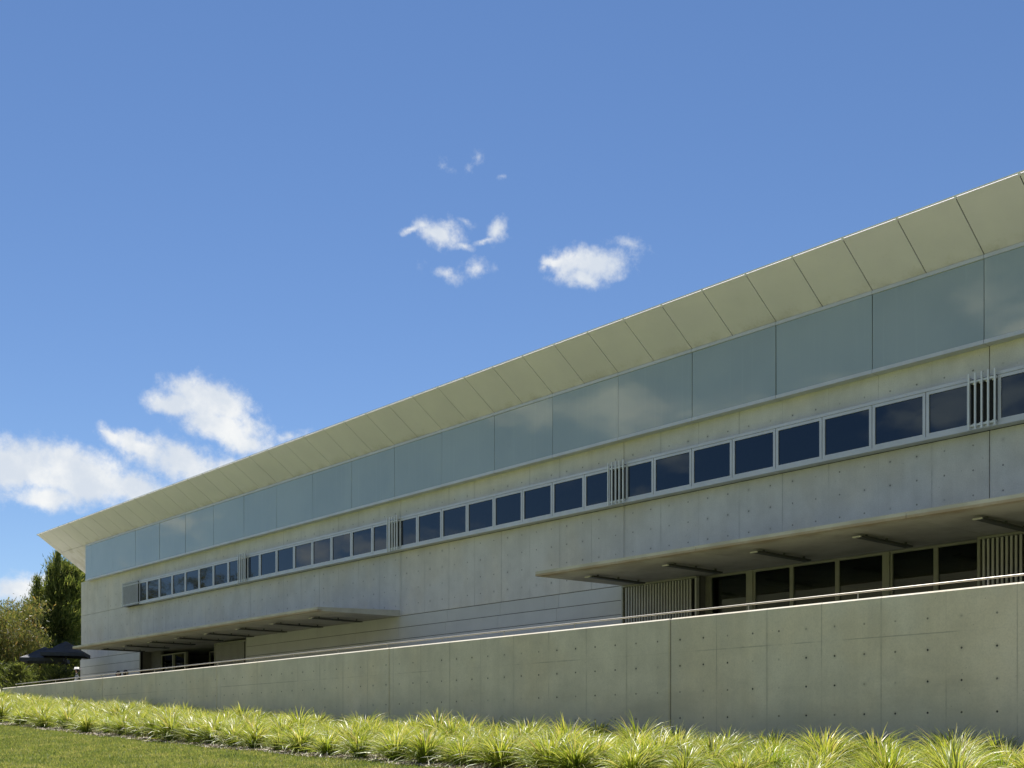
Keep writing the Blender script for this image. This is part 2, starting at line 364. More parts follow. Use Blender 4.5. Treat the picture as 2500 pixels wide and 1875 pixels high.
# ------------------------------------------------------------------ ground
VW = 18.3; CAP = 2.54; VB = 13.0; FLOOR = 1.65
def gw(u):
    u = min(max(u, -12), 66); d = u-10
    return -.40+.030*d+(.00042*d*d if d > 0 else 0)
def G(u, v):
    vv = min(max(v, -28), VW); g = gw(u)+.0475*(vv-VW)
    if v > VW: g = min(g, 1.45)
    return g
def axis(lo, hi, step, far):
    a = list(np.arange(lo, hi+step/2, step)); k = step; x = hi
    while x < far: k *= 1.5; x += k; a.append(x)
    k = step; x = lo
    while x > -far: k *= 1.5; x -= k; a.insert(0, x)
    return a
def sheet(name, vs, us, dz, mat, top=None):
    V = [(v, u, (top if top is not None else G(u, v))+dz) for v in vs for u in us]; n = len(us)
    F = [[i*n+j, (i+1)*n+j, (i+1)*n+j+1, i*n+j+1] for i in range(len(vs)-1) for j in range(n-1)]
    o = link(name, pymesh(name, V, F, mat, True)); return tag(o, kind='structure')
sheet('lawn', axis(-30, 60, 2.0, 4000), axis(-14, 110, 2.0, 4000), 0, M['lawn_ground'])
us = list(np.arange(-6, 90, 1.0)); edge = [VB+.10*math.sin(u*1.7)+.06*math.sin(u*4.1+1) for u in us]
V = []; F = []
for i, u in enumerate(us):
    for k in range(6):
        v = edge[i]+(VW+.1-edge[i])*k/5; V.append((v, u, G(u, v)+.02))
for i in range(len(us)-1):
    for k in range(5): F.append([i*6+k, i*6+k+1, (i+1)*6+k+1, (i+1)*6+k])
tag(link('planting_bed', pymesh('planting_bed', V, F, M['mulch'], True)), kind='structure')

# unseen ridge added behind the viewpoint to block sky mirrored in the ground-floor glass
V = []; F = []; nh = 60
for i in range(nh+1):
    q = math.radians(100+170*i/nh)
    # bearings from the facade's far end round behind the viewpoint
    R0 = 300+40*math.sin(i*.5); hh = 78+9*math.sin(i*.31)+5*math.sin(i*.83+1)
    hh *= .22+.78*min(1, max(0, (math.degrees(q)-127)/10))  # added ridge lowered by bearing so the upper windows mirror open sky
    for k, (rr, zz) in enumerate(((R0, -3), (R0+40, hh*.45), (R0+90, hh*.85), (R0+140, hh), (R0+300, hh*.6))):
        V.append((rr*math.cos(q), rr*math.sin(q), zz))
for i in range(nh):
    for k in range(4): F.append([i*5+k, i*5+k+1, (i+1)*5+k+1, (i+1)*5+k])
M['added_hill'] = simple('added_hill', (.13, .12, .065), .9, 0, .35, .05)
tag(link('added_hills', pymesh('added_hills', V, F, M['added_hill'], True)), kind='structure')

# ------------------------------------------------------------------ terrace and its retaining wall
t = box('terrace', VW+.23, 22.5, -2, 61, FLOOR-.3, FLOOR, M['paving']); tag(t, kind='structure')
t = box('terrace', 22.5, 34, 56.6, 61, FLOOR-.3, FLOOR, M['paving']); tag(t, kind='structure')
wall = empty('retaining_wall', (VW+.11, 30, G(30, VW)), 'long board-formed concrete retaining wall below the terrace, shortening towards its far end', 'wall')
js = [2.0, 6.4, 16.06, 25.85, 35.5, 44.8, 53.3, 56.25]
for a, b in zip(js, js[1:]):
    box('wall_segment', VW, VW+.22, a+.009, b-.009, G(a, VW)-.6, CAP, M['wall_concrete'], wall, .028)
for a in js[1:-1]: box('joint_strip', VW+.03, VW+.19, a-.0088, a+.0088, G(a, VW)-.5, CAP-.02, M['joint_filler'], wall)
rail = empty('handrail', (VW+.11, 30, CAP), 'round steel handrail on short posts along the top of the retaining wall', 'handrail')
Vt, Ft = tube([(VW+.11, -27.5, 0), (VW+.11, 24.8, 0)], [.017, .017], 12)
link('rail', pymesh('rail', [Vector(p)-Vector((VW+.11, 0, 0)) for p in Vt], Ft, M['rail_steel'], True), None, rail, (VW+.11, 30, CAP+.125))
pm = pymesh('post', *tube([(0, 0, -.02), (0, 0, .112)], [.011, .011], 8), M['rail_steel'], True)
for k in range(20): link('post', pm, None, rail, (VW+.11, 9.40+2.385*k-2*2.385, CAP))

# ------------------------------------------------------------------ the building
FA = 22.0; GL = 21.8                              # concrete face, glass and window face
bld = empty('office_building', (FA, 30, FLOOR), 'long two-storey concrete building with green glass band and sloping eave', 'building')
END = 56.4; U0 = BAY0-BAY
bays = [BAY0+BAY*k for k in range(-1, 5)]         # 1.56 11.2 20.84 30.48 40.12 49.76
# hidden body
box('core', FA+.16, 34, U0, END-.1, 4.14, 7.62, M['dark_void'], bld)
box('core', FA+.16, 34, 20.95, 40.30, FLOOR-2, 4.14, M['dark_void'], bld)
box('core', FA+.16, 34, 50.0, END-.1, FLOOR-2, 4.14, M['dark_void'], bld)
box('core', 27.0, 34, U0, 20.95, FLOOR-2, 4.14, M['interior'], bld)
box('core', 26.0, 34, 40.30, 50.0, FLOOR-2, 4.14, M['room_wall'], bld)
box('end_wall', FA+.16, 34, END-.1, END, FLOOR-2, 7.62, M['facade_concrete'], bld)
J = .008
HB, HT = 6.03, 7.05                               # window band
for a, b in zip(bays[:-1], bays[1:]):
    box('concrete_panel', FA, FA+.15, a+J, b-J, 4.02, HB-.01, M['facade_concrete'], bld, .004)
    box('concrete_panel', FA, FA+.15, a+J, b-J, HT-.03, 7.70, M['facade_concrete'], bld, .004)
box('concrete_panel', FA, FA+.15, bays[-1]+J, END, 4.02, 6.10-.006, M['facade_concrete'], bld, .004)
box('concrete_panel', FA, FA+.15, bays[-1]+J, END, 6.10+.006, 7.70, M['facade_concrete'], bld, .004)
# window band: head and sill profiles, sashes, louvre fins at every bay joint
def ringmesh(w, h, fw, d, mat):
    k = ('ring', round(w, 3), round(h, 3), fw, d, mat.name)
    if k in CACHE: return CACHE[k]
    bm = bmesh.new(); y, z = w/2, h/2
    vs = []
    for x in (-d/2, d/2):
        vs.append([bm.verts.new((x, s*(y-o), q*(z-o))) for o in (0, fw) for s, q in ((-1, -1), (1, -1), (1, 1), (-1, 1))])
    for L_ in (0, 1):
        for i in range(4):
            j = (i+1) % 4; f = [vs[L_][i], vs[L_][j], vs[L_][j+4], vs[L_][i+4]]; bm.faces.new(f)
    for i in range(4):
        j = (i+1) % 4
        for o in (0, 4): bm.faces.new([vs[0][i+o], vs[0][j+o], vs[1][j+o], vs[1][i+o]])
    bmesh.ops.recalc_face_normals(bm, faces=bm.faces[:]); me = bpy.data.meshes.new('ring'); bm.to_mesh(me); bm.free(); me.materials.append(mat); CACHE[k] = me
    return me
LV = .27
for bi, (a, b) in enumerate(zip(bays[:-1], bays[1:])):
    s0, s1 = a+LV, b-LV if bi < 4 else b-.40
    box('head_rail', GL-.035, FA, s0, s1, HT-.062, HT, M['aluminium'], bld)
    box('sill_rail', GL-.045, FA, a-LV+.001, b-LV if bi < 4 else b-.40, HB, HB+.058, M['aluminium'], bld)
    box('backing', GL+.06, FA-.001, s0, s1, HB+.06, HT-.064, M['dark_void'], bld)
    edges = [s0]+[a+MOD*k for k in range(1, 8)]+[s1]
    for e0, e1 in zip(edges, edges[1:]):
        w = e1-e0-.014; hh = HT-HB-.132; zc = (HB+.062+HT-.066)/2
        sash = empty('window', (GL, (e0+e1)/2, zc), None, None); sash.parent = bld; sash.location = Vector((GL, (e0+e1)/2, zc))-PW_(bld)
        link('frame', ringmesh(w, HT-HB-.13, .062, .05, M['aluminium']), None, sash, (GL, (e0+e1)/2, zc))
        link('pane', boxmesh(.012, w-.118, HT-HB-.13-.118, M['window_glass']), None, sash, (GL+.006, (e0+e1)/2, zc), (0, random.gauss(0, .0035), random.gauss(0, .0035)))
for bi, a in enumerate(bays[:-1]):
    lv = empty('louvre', (GL-.09, a, (HB+HT)/2), None, None); lv.parent = bld; lv.location = Vector((GL-.09, a, (HB+HT)/2))-PW_(bld)
    for k in range(5): box('fin', GL-.12, GL-.085, a-.26+.13*k-.016, a-.26+.13*k+.016, HB-.005, HT+.055, M['fin_metal'], lv)
    for z in (HB+.08, HT-.10): box('carrier', GL-.085, GL+.01, a-LV, a+LV, z-.02, z+.02, M['fin_metal'], lv)
    box('backing', GL+.04, FA-.001, a-LV, a+LV, HB+.06, HT-.03, M['dark_void'], lv)
    for k in range(4):
        for z in (HB+.105, HT-.13): box('bolt', GL-.05, GL-.02, a-.195+.13*k-.012, a-.195+.13*k+.012, z-.02, z+.02, M['plain_white'], lv)
a = bays[-1]
box('backing', GL-.03, FA-.001, a-.4, a+1.22, HB+.02, HT, M['dark_void'], bld)
lv = empty('louvre', (GL-.09, a+.3, (HB+HT)/2), None, None); lv.parent = bld; lv.location = Vector((GL-.09, a+.3, (HB+HT)/2))-PW_(bld)
for k in range(15): box('fin', GL-.10, GL-.08, a-.38+.113*k-.014, a-.38+.113*k+.014, HB-.005, HT+.03, M['fin_metal'], lv)
for z in (HB+.08, HT-.10): box('carrier', GL-.08, GL-.031, a-.4, a+1.22, z-.02, z+.02, M['fin_metal'], lv)
# glass band
GB, GT = 7.72, 9.35; GEND = uv(209, 1400, GL)[0]
gu = [BAY0+2*MOD*k for k in range(-4, 30)]; gu = [q for q in gu if q < GEND-.5]+[GEND]
box('backing', GL+.06, GL+.25, gu[0], GEND-.03, GB, GT+.1, M['dark_void'], bld)
for a, b in zip(gu, gu[1:]):
    link('glass_panel', boxmesh(.02, b-a-.016, GT-.08-GB, M['upper_glass']), None, bld, (GL, (a+b)/2, (GB+GT-.08)/2), (0, random.gauss(0, .002), random.gauss(0, .003)))
    box('bottom_rail', GL-.03, FA-.001, a+.004, b-.004, GB-.078, GB-.002, M['aluminium'], bld)
    box('top_rail', GL-.03, GL+.05, a+.004, b-.004, GT-.078, GT-.006, M['aluminium'], bld)
box('band_floor', GL+.03, FA+.5, gu[0], GEND-.02, GB-.075, GB-.02, M['dark_void'], bld)
# sloping eave: separate boards with open joints
EV, EH = 20.69, 10.127; SL = (EH-GT)/(GL-EV); CS = 1/math.hypot(1, SL)
def board(v0, v1, u0, u1, name='soffit_panel', off=0., th=.02, mat=None):
    h0 = EH-SL*(v0-EV)+off; h1 = EH-SL*(v1-EV)+off
    return prism(name, [(v0, h0), (v1, h1), (v1+SL*CS*th, h1+CS*th), (v0+SL*CS*th, h0+CS*th)], u0, u1, mat or M['soffit'], bld)
REND = uv(90, 1308, EV)[0]
su = [BAY0+MOD*k for k in range(-7, 60)]; su = [q for q in su if q < REND-.4]+[REND]
for a, b in zip(su, su[1:]):
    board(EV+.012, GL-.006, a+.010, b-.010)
    box('eave_glint', EV-.004, EV+.03, b-.02, b+.012, EH-.035, EH+.012, M['plain_white'], bld)  # white blocks added for the sunlit trim glinting through the open joints
for a, b in zip(su, su[1:]):
    if b > GEND:
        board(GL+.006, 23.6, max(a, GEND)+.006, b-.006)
board(EV+.05, GL+.3, su[0], REND-.01, 'backing', .026, .004, M['dark_void'])
board(EV+.16, 24.8, su[0], REND, 'roof_sheet', .036, .09, M['roof_metal'])
box('eave_trim', EV-.012, EV+.010, su[0], REND, EH-.002, EH+.020, M['plain_white'], bld)
h2 = EH-SL*(24.8-EV)
prism('roof_sheet', [(24.9, h2+.08), (35, h2+.9), (35, h2+1.0), (24.9, h2+.2)], su[0], REND, M['roof_metal'], bld)
# lower cladding boards
def cladding(u0, u1, cuts):
    rows = [(3.655, 4.005), (3.295, 3.64), (2.935, 3.28), (2.575, 2.92), (2.215, 2.56), (FLOOR, 2.2)]
    box('backing', FA+.04, FA+.16, u0, u1, FLOOR, 4.02, M['dark_void'], bld)
    for i, (h0, h1) in enumerate(rows):
        cs = [u0]+[q+(.09 if i % 2 else 0) for q in cuts if u0+.3 < q < u1-.3]+[u1]
        for a, b in zip(cs, cs[1:]): box('cladding_board', FA+.012, FA+.04, a+.004, b-.004, h0, h1, M['clad'], bld)
    box('corner_trim', FA+.004, FA+.05, u0-.03, u0-.001, FLOOR, 4.01, M['clad'], bld)
cladding(20.95, 40.35, [23.25+2.42*k for k in range(8)])
cladding(49.85, 56.55, [53.2])
# canopies
CV = 19.0
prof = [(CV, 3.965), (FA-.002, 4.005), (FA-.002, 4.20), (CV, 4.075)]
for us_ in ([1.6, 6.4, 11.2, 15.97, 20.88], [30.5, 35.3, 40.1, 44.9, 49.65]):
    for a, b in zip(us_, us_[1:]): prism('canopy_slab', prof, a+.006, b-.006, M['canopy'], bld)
# recess ceilings, floors, glazing and screens
def glazing(vs, panes, h0, h1, posts):
    for a, b in panes:
        g = empty('glazed_panel', (vs, (a+b)/2, (h0+h1)/2), None, None); g.parent = bld; g.location = Vector((vs, (a+b)/2, (h0+h1)/2))-PW_(bld)
        link('frame', ringmesh(b-a-.004, h1-h0, .045, .07, M['olive_frame']), None, g, (vs, (a+b)/2, (h0+h1)/2))
        link('pane', boxmesh(.012, b-a-.1, h1-h0-.1, M['clear_glass']), None, g, (vs+.01, (a+b)/2, (h0+h1)/2))
    for a, b in posts: box('post', vs-.06, vs+.06, a, b, h0, h1, M['olive_frame'], bld)
box('recess_ceiling', FA, 27.2, U0, 20.93, 4.03, 4.12, M['canopy'], bld)
box('recess_ceiling', FA, 26.2, 40.32, 49.98, 4.03, 4.12, M['canopy'], bld)
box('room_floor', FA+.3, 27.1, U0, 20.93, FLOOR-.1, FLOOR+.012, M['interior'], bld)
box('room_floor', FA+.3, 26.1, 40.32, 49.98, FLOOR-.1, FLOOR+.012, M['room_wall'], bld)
GV = 22.45; gz = [6.2, 7.4, 8.6, 9.8, 11.0, 12.55, 13.6]
glazing(GV, [(4.9, 6.1), (6.1, 7.3), (7.3, 8.5), (8.5, 9.7), (9.7, 11.62), (11.62, 12.55), (12.55, 13.58), (13.72, 14.87), (14.87, 16.06), (16.06, 17.12), (17.28, 18.42)], FLOOR+.01, 4.03, [(13.585, 13.715), (17.125, 17.275), (18.425, 18.52)])
box('recess_return', FA+.16, 27, 18.52, 18.62, FLOOR, 4.03, M['room_wall'], bld)
box('reflection_panel', 22.9, 22.93, 11.9, 12.4, FLOOR+.05, 3.2, M['interior'], bld)  # pale boards added to stand in for beige reflections in these panes
box('reflection_panel', 23.4, 23.43, 12.7, 13.5, FLOOR+.05, 3.1, M['interior'], bld)
box('reflection_panel', 23.4, 23.43, 13.9, 14.35, FLOOR+.05, 2.95, M['interior'], bld)
def screen(u0, u1, v, h0, h1, step, n, start, mat, fd=.04):
    sc = empty('louvre_screen', (v, (u0+u1)/2, h0), None, None); sc.parent = bld; sc.location = Vector((v, (u0+u1)/2, h0))-PW_(bld)
    for k in range(n): box('fin', v, v+fd, start+step*k-.022, start+step*k+.022, h0+.03, h1-.05, M['screen_metal'], sc)
    box('head_trim', v-.03, v+.09, u0, u1, h1-.045, h1, M['olive_frame'], sc)
    box('sill_trim', v-.01, v+.09, u0, u1, h0, h0+.03, M['olive_frame'], sc)
    box('side_trim', v-.02, v+.09, u0, u0+.045, h0+.03, h1-.046, M['screen_metal'], sc)
    box('side_trim', v-.02, v+.09, u1-.045, u1, h0+.03, h1-.046, M['olive_frame'], sc)
    box('backing', v+.10, v+.13, u0+.001, u1-.001, h0, h1, M['dark_void'], sc)
screen(18.46, 20.90, FA, FLOOR, 4.0, .0915, 24, 18.666, M['screen_metal'])
screen(6.9, 11.43, FA, FLOOR, 4.0, .0915, 48, 7.02, M['screen_metal'])
screen(40.40, 42.95, FA+.05, FLOOR, 3.93, .0915, 26, 40.62, M['screen_metal'], .012)
glazing(22.6, [(46.6, 47.65), (47.75, 48.9)], FLOOR+.01, 3.85, [(47.655, 47.745), (46.5, 46.6)])
box('recess_return', FA+.16, 26, 49.86, 49.98, FLOOR, 4.03, M['room_wall'], bld)
box('recess_return', 22.55, 22.7, 48.9, 49.86, FLOOR, 4.03, M['room_wall'], bld)
glazing(23.6, [(43.1, 44.2), (44.2, 45.3), (45.3, 46.4)], FLOOR+.01, 3.9, [])

# ------------------------------------------------------------------ canopy lights (hang below the slabs)
def batten(u, label, group):
    e = empty('batten_light', (20.6, u, 3.985), label, 'light', group)
    box('housing', 19.82, 21.6, u-.045, u+.045, 3.907, 3.945, M['dark_metal'], e)
    box('reflector_plate', 19.70, 21.50, u-.075, u+.075, 3.893, 3.905, M['dark_metal'], e)
    box('end_plate', 19.66, 19.70, u-.085, u+.085, 3.887, 3.911, M['lamp_plate'], e)
    for v in (20.0, 20.7, 21.4): box('bracket', v-.015, v+.015, u-.02, u+.02, 3.945, 3.99, M['dark_metal'], e)
ORD = ('first', 'second', 'third', 'fourth', 'fifth', 'sixth', 'seventh', 'eighth')
for k in range(-1, 5): batten(10.2+2.39*k+.03, ORD[4-k]+' strip light from the open end of the canopy over the glazed doors', 'strip lights under the canopy over the glazed doors')
for k in range(8): batten(32.02+2.34*k, ORD[k]+' strip light from the cladding end of the canopy by the umbrellas', 'strip lights under the canopy by the umbrellas')

# ------------------------------------------------------------------ umbrellas
def umbrella(x, y_tip, v, rot, half, label, ft):
    u, h = uv(x, y_tip, v)
    e = empty('umbrella', (v, u, FLOOR), label, 'umbrella', 'umbrellas on the terrace')
    H = h-FLOOR; he = H-.54
    link('pole', pymesh('pole', *tube([(0, 0, .05), (0, 0, H-.05)], [.03, .03], 10), M['pole_black'], True), None, e, (v, u, FLOOR))
    box('base', v-.3, v+.3, u-.3, u+.3, FLOOR, FLOOR+.08, M['pole_black'], e, .02)
    n = 8; V = []; F = []; cr = [(math.cos(q), math.sin(q)) for q in [rot+math.pi/4*k for k in range(8)]]
    rings = [(.16, H-.10), (.38, H-.20), (.70, H-.42), (1.0, he), (1.0, he-.16)]
    for fr, z in rings:
        for k in range(8):
            r = half*(1.414 if k % 2 == 0 else 1.0)*fr; zz = z+(.05 if k % 2 and 0 < fr < 1 else 0)
            V.append((cr[k][0]*r, cr[k][1]*r, zz))
    for i in range(len(rings)-1):
        for k in range(8): F.append([i*8+k, i*8+(k+1) % 8, (i+1)*8+(k+1) % 8, (i+1)*8+k])
    link('canopy', pymesh('canopy', V, F, M['umbrella_cloth']), None, e, (v, u, FLOOR))
    V = [(0, 0, H+.02)]+[(c_*half*.30*(1.2 if k % 2 == 0 else 1), s_*half*.30*(1.2 if k % 2 == 0 else 1), H-.11) for k, (c_, s_) in enumerate(cr)]
    link('vent', pymesh('vent', V, [[0, k+1, (k+1) % 8+1] for k in range(8)], M['umbrella_cloth']), None, e, (v, u, FLOOR))
    for k in range(0, 8, 2):
        r = half*1.41; link('rib', pymesh('rib', *tube([(0, 0, H-.10), (cr[k][0]*r, cr[k][1]*r, he-.01)], [.012, .008], 5), M['pole_black']), None, e, (v, u, FLOOR))
    return e
FWD = math.atan2(math.cos(TH), math.sin(TH))
umbrella(161, 1567, 20.4, FWD+math.pi/4+.20, .93, 'dark navy square market umbrella on black pole, overlapping the pale cladding corner', 1)
umbrella(110, 1580, 19.9, FWD+math.pi/4+.20, .93, 'dark navy square market umbrella on black pole, farther from the building corner', 1)

# ------------------------------------------------------------------ people and their chairs
def person(x, y, v, seated, top, hair_mat, label, hat=None, face=0.):
    u, h = uv(x, y, v)                            # top of the head
    hipz = h-FLOOR-.86 if seated else .92*(h-FLOOR)/1.75
    e = empty('person', (v, u, FLOOR), label, 'person'); e.rotation_euler = (0, 0, face)
    hd = h-FLOOR
    P = {'hip': (0, 0, hipz), 'chest': (0, .02, hipz+.36), 'neck': (0, .0, hd-.26), 'headb': (0, .015, hd-.17), 'head': (0, .015, hd-.09),
         'ls': (-.17, 0, hipz+.46), 'le': (-.24, .06, hipz+.20), 'lw': (-.16, .28, hipz+.16), 'lh': (-.13, .36, hipz+.17),
         'rs': (.17, 0, hipz+.46), 're': (.24, .06, hipz+.20), 'rw': (.16, .28, hipz+.16), 'rh': (.13, .36, hipz+.17)}
    if seated: P.update({'lk': (-.12, .44, hipz+.02), 'la': (-.12, .44, .08), 'lt': (-.12, .60, .04), 'rk': (.12, .44, hipz+.02), 'ra': (.12, .44, .08), 'rt': (.12, .60, .04)})
    else: P.update({'lk': (-.10, .03, .48), 'la': (-.10, 0, .08), 'lt': (-.10, .16, .04), 'rk': (.10, .03, .48), 'ra': (.10, 0, .08), 'rt': (.10, .16, .04)})
    Rr = {'hip': .15, 'chest': .15, 'neck': .055, 'headb': .075, 'head': .085, 'ls': .065, 'le': .045, 'lw': .032, 'lh': .04, 'lk': .07, 'la': .042, 'lt': .04}
    E = [('hip', 'chest'), ('chest', 'neck'), ('neck', 'headb'), ('headb', 'head'), ('chest', 'ls'), ('ls', 'le'), ('le', 'lw'), ('lw', 'lh'), ('chest', 'rs'), ('rs', 're'), ('re', 'rw'), ('rw', 'rh'), ('hip', 'lk'), ('lk', 'la'), ('la', 'lt'), ('hip', 'rk'), ('rk', 'ra'), ('ra', 'rt')]
    ks = list(P); me = bpy.data.meshes.new('body'); me.from_pydata([P[k] for k in ks], [(ks.index(a), ks.index(b)) for a, b in E], [])
    o = link('body', me, None, e, (v, u, FLOOR)); o.location = (0, 0, 0)
    sk = o.modifiers.new('skin', 'SKIN'); sb = o.modifiers.new('sub', 'SUBSURF'); sb.levels = sb.render_levels = 2
    for i, k in enumerate(ks):
        r = Rr.get(k, Rr.get('l'+k[1:], .05)); me.skin_vertices[0].data[i].radius = (r, r*.8); me.skin_vertices[0].data[i].use_root = k == 'hip'
    dg = bpy.context.evaluated_depsgraph_get(); nm = bpy.data.meshes.new_from_object(o.evaluated_get(dg)); o.modifiers.clear(); o.data = nm
    nm.materials.clear(); nm.materials.append(top); nm.materials.append(M['skin'])
    for p in nm.polygons:
        c = p.center; p.use_smooth = True; p.material_index = 1 if c.z > hd-.27 or (abs(c.x) < .22 and c.y > .27 and c.z > hipz+.1 and c.z < hipz+.26) else 0
    bm = bmesh.new(); bmesh.ops.create_uvsphere(bm, u_segments=14, v_segments=9, radius=.108)
    for w in bm.verts:
        w.co.z *= 1.12
        if w.co.y > .03 and w.co.z < .03: w.co.y *= .55; w.co.x *= .85
    hm = bpy.data.meshes.new('hair'); bm.to_mesh(hm); bm.free(); hm.materials.append(hair_mat); hm.polygons.foreach_set('use_smooth', [True]*len(hm.polygons))
    ho = link('hair', hm, None, e); ho.location = (0, -.012, hd-.105)
    if hat:
        Vh = []; Fh = []
        for r, z in ((.001, .09), (.10, .085), (.112, 0), (.17, -.015), (.168, -.025), (.11, -.02)):
            Vh += [(r*math.cos(q), r*math.sin(q)+.01, z) for q in np.linspace(0, 2*math.pi, 16, endpoint=False)]
        for i in range(5):
            for k in range(16): Fh.append([i*16+k, i*16+(k+1) % 16, (i+1)*16+(k+1) % 16, (i+1)*16+k])
        oh = link('hat', pymesh('hat', Vh, Fh, hat, True), None, e); oh.location = (0, 0, hd-.06)
    return e, u, hipz
def chair(v, u, seat, face, label):
    e = empty('chair', (v, u, FLOOR), label, 'chair', 'terrace chairs'); e.rotation_euler = (0, 0, face)
    def p(nm, x0, x1, y0, y1, z0, z1):
        o = link(nm, boxmesh(x1-x0, y1-y0, z1-z0, M['chair_black'], .006), None, e); o.location = ((x0+x1)/2, (y0+y1)/2, (z0+z1)/2)
    p('seat', -.22, .22, -.16, .30, seat-.04, seat); p('backrest', -.21, .21, -.21, -.18, seat+.10, seat+.36)
    for x in (-.2, .2):
        p('leg', x-.015, x+.015, .26, .29, 0, seat-.04); p('leg', x-.015, x+.015, -.215, -.18, 0, seat+.36)
for x, y, fc, lb in ((289, 1639, 2.6, 'person with dark rounded hair seated behind the wall by the cladding'), (307, 1636.5, -.7, 'person with dark flat-topped hair seated behind the wall, under the handrail')):
    e, u, hz = person(x, y, 19.15, True, M['cloth_dark'], M['hair'], lb, None, fc)
    chair(19.15, u, hz-.13, fc, 'black terrace chair hidden behind the wall under a seated person')
person(188, 1630, 21.9, False, M['cloth_white'], M['hair'], 'person in white top and white hat standing at the building corner', M['cloth_white'], 1.2)

# ------------------------------------------------------------------ trees and shrubs
def leaves(cent, sig, n, size, aspect, dirs=None, droop=0., tri=True):
    """leaf faces scattered round the clump centres"""
    k = rng.integers(0, len(cent), n); P0 = cent[k]+rng.normal(0, 1, (n, 3))*sig[k][:, None]*np.array([1, 1, .75])
    d = rng.normal(0, 1, (n, 3))
    if dirs is not None: d = dirs[k]*1.6+d*.7
    d[:, 2] -= droop; d /= np.linalg.norm(d, axis=1)[:, None]
    s = np.cross(d, rng.normal(0, 1, (n, 3))); s /= np.linalg.norm(s, axis=1)[:, None]+1e-6
    L_ = size*rng.uniform(.6, 1.35, n)[:, None]; wv = L_*aspect
    V = np.stack([P0-s*wv/2, P0+s*wv/2, P0+d*L_+s*wv*.12, P0+d*L_-s*wv*.12], 1).reshape(-1, 3)
    return V, np.arange(4*n).reshape(-1, 4)
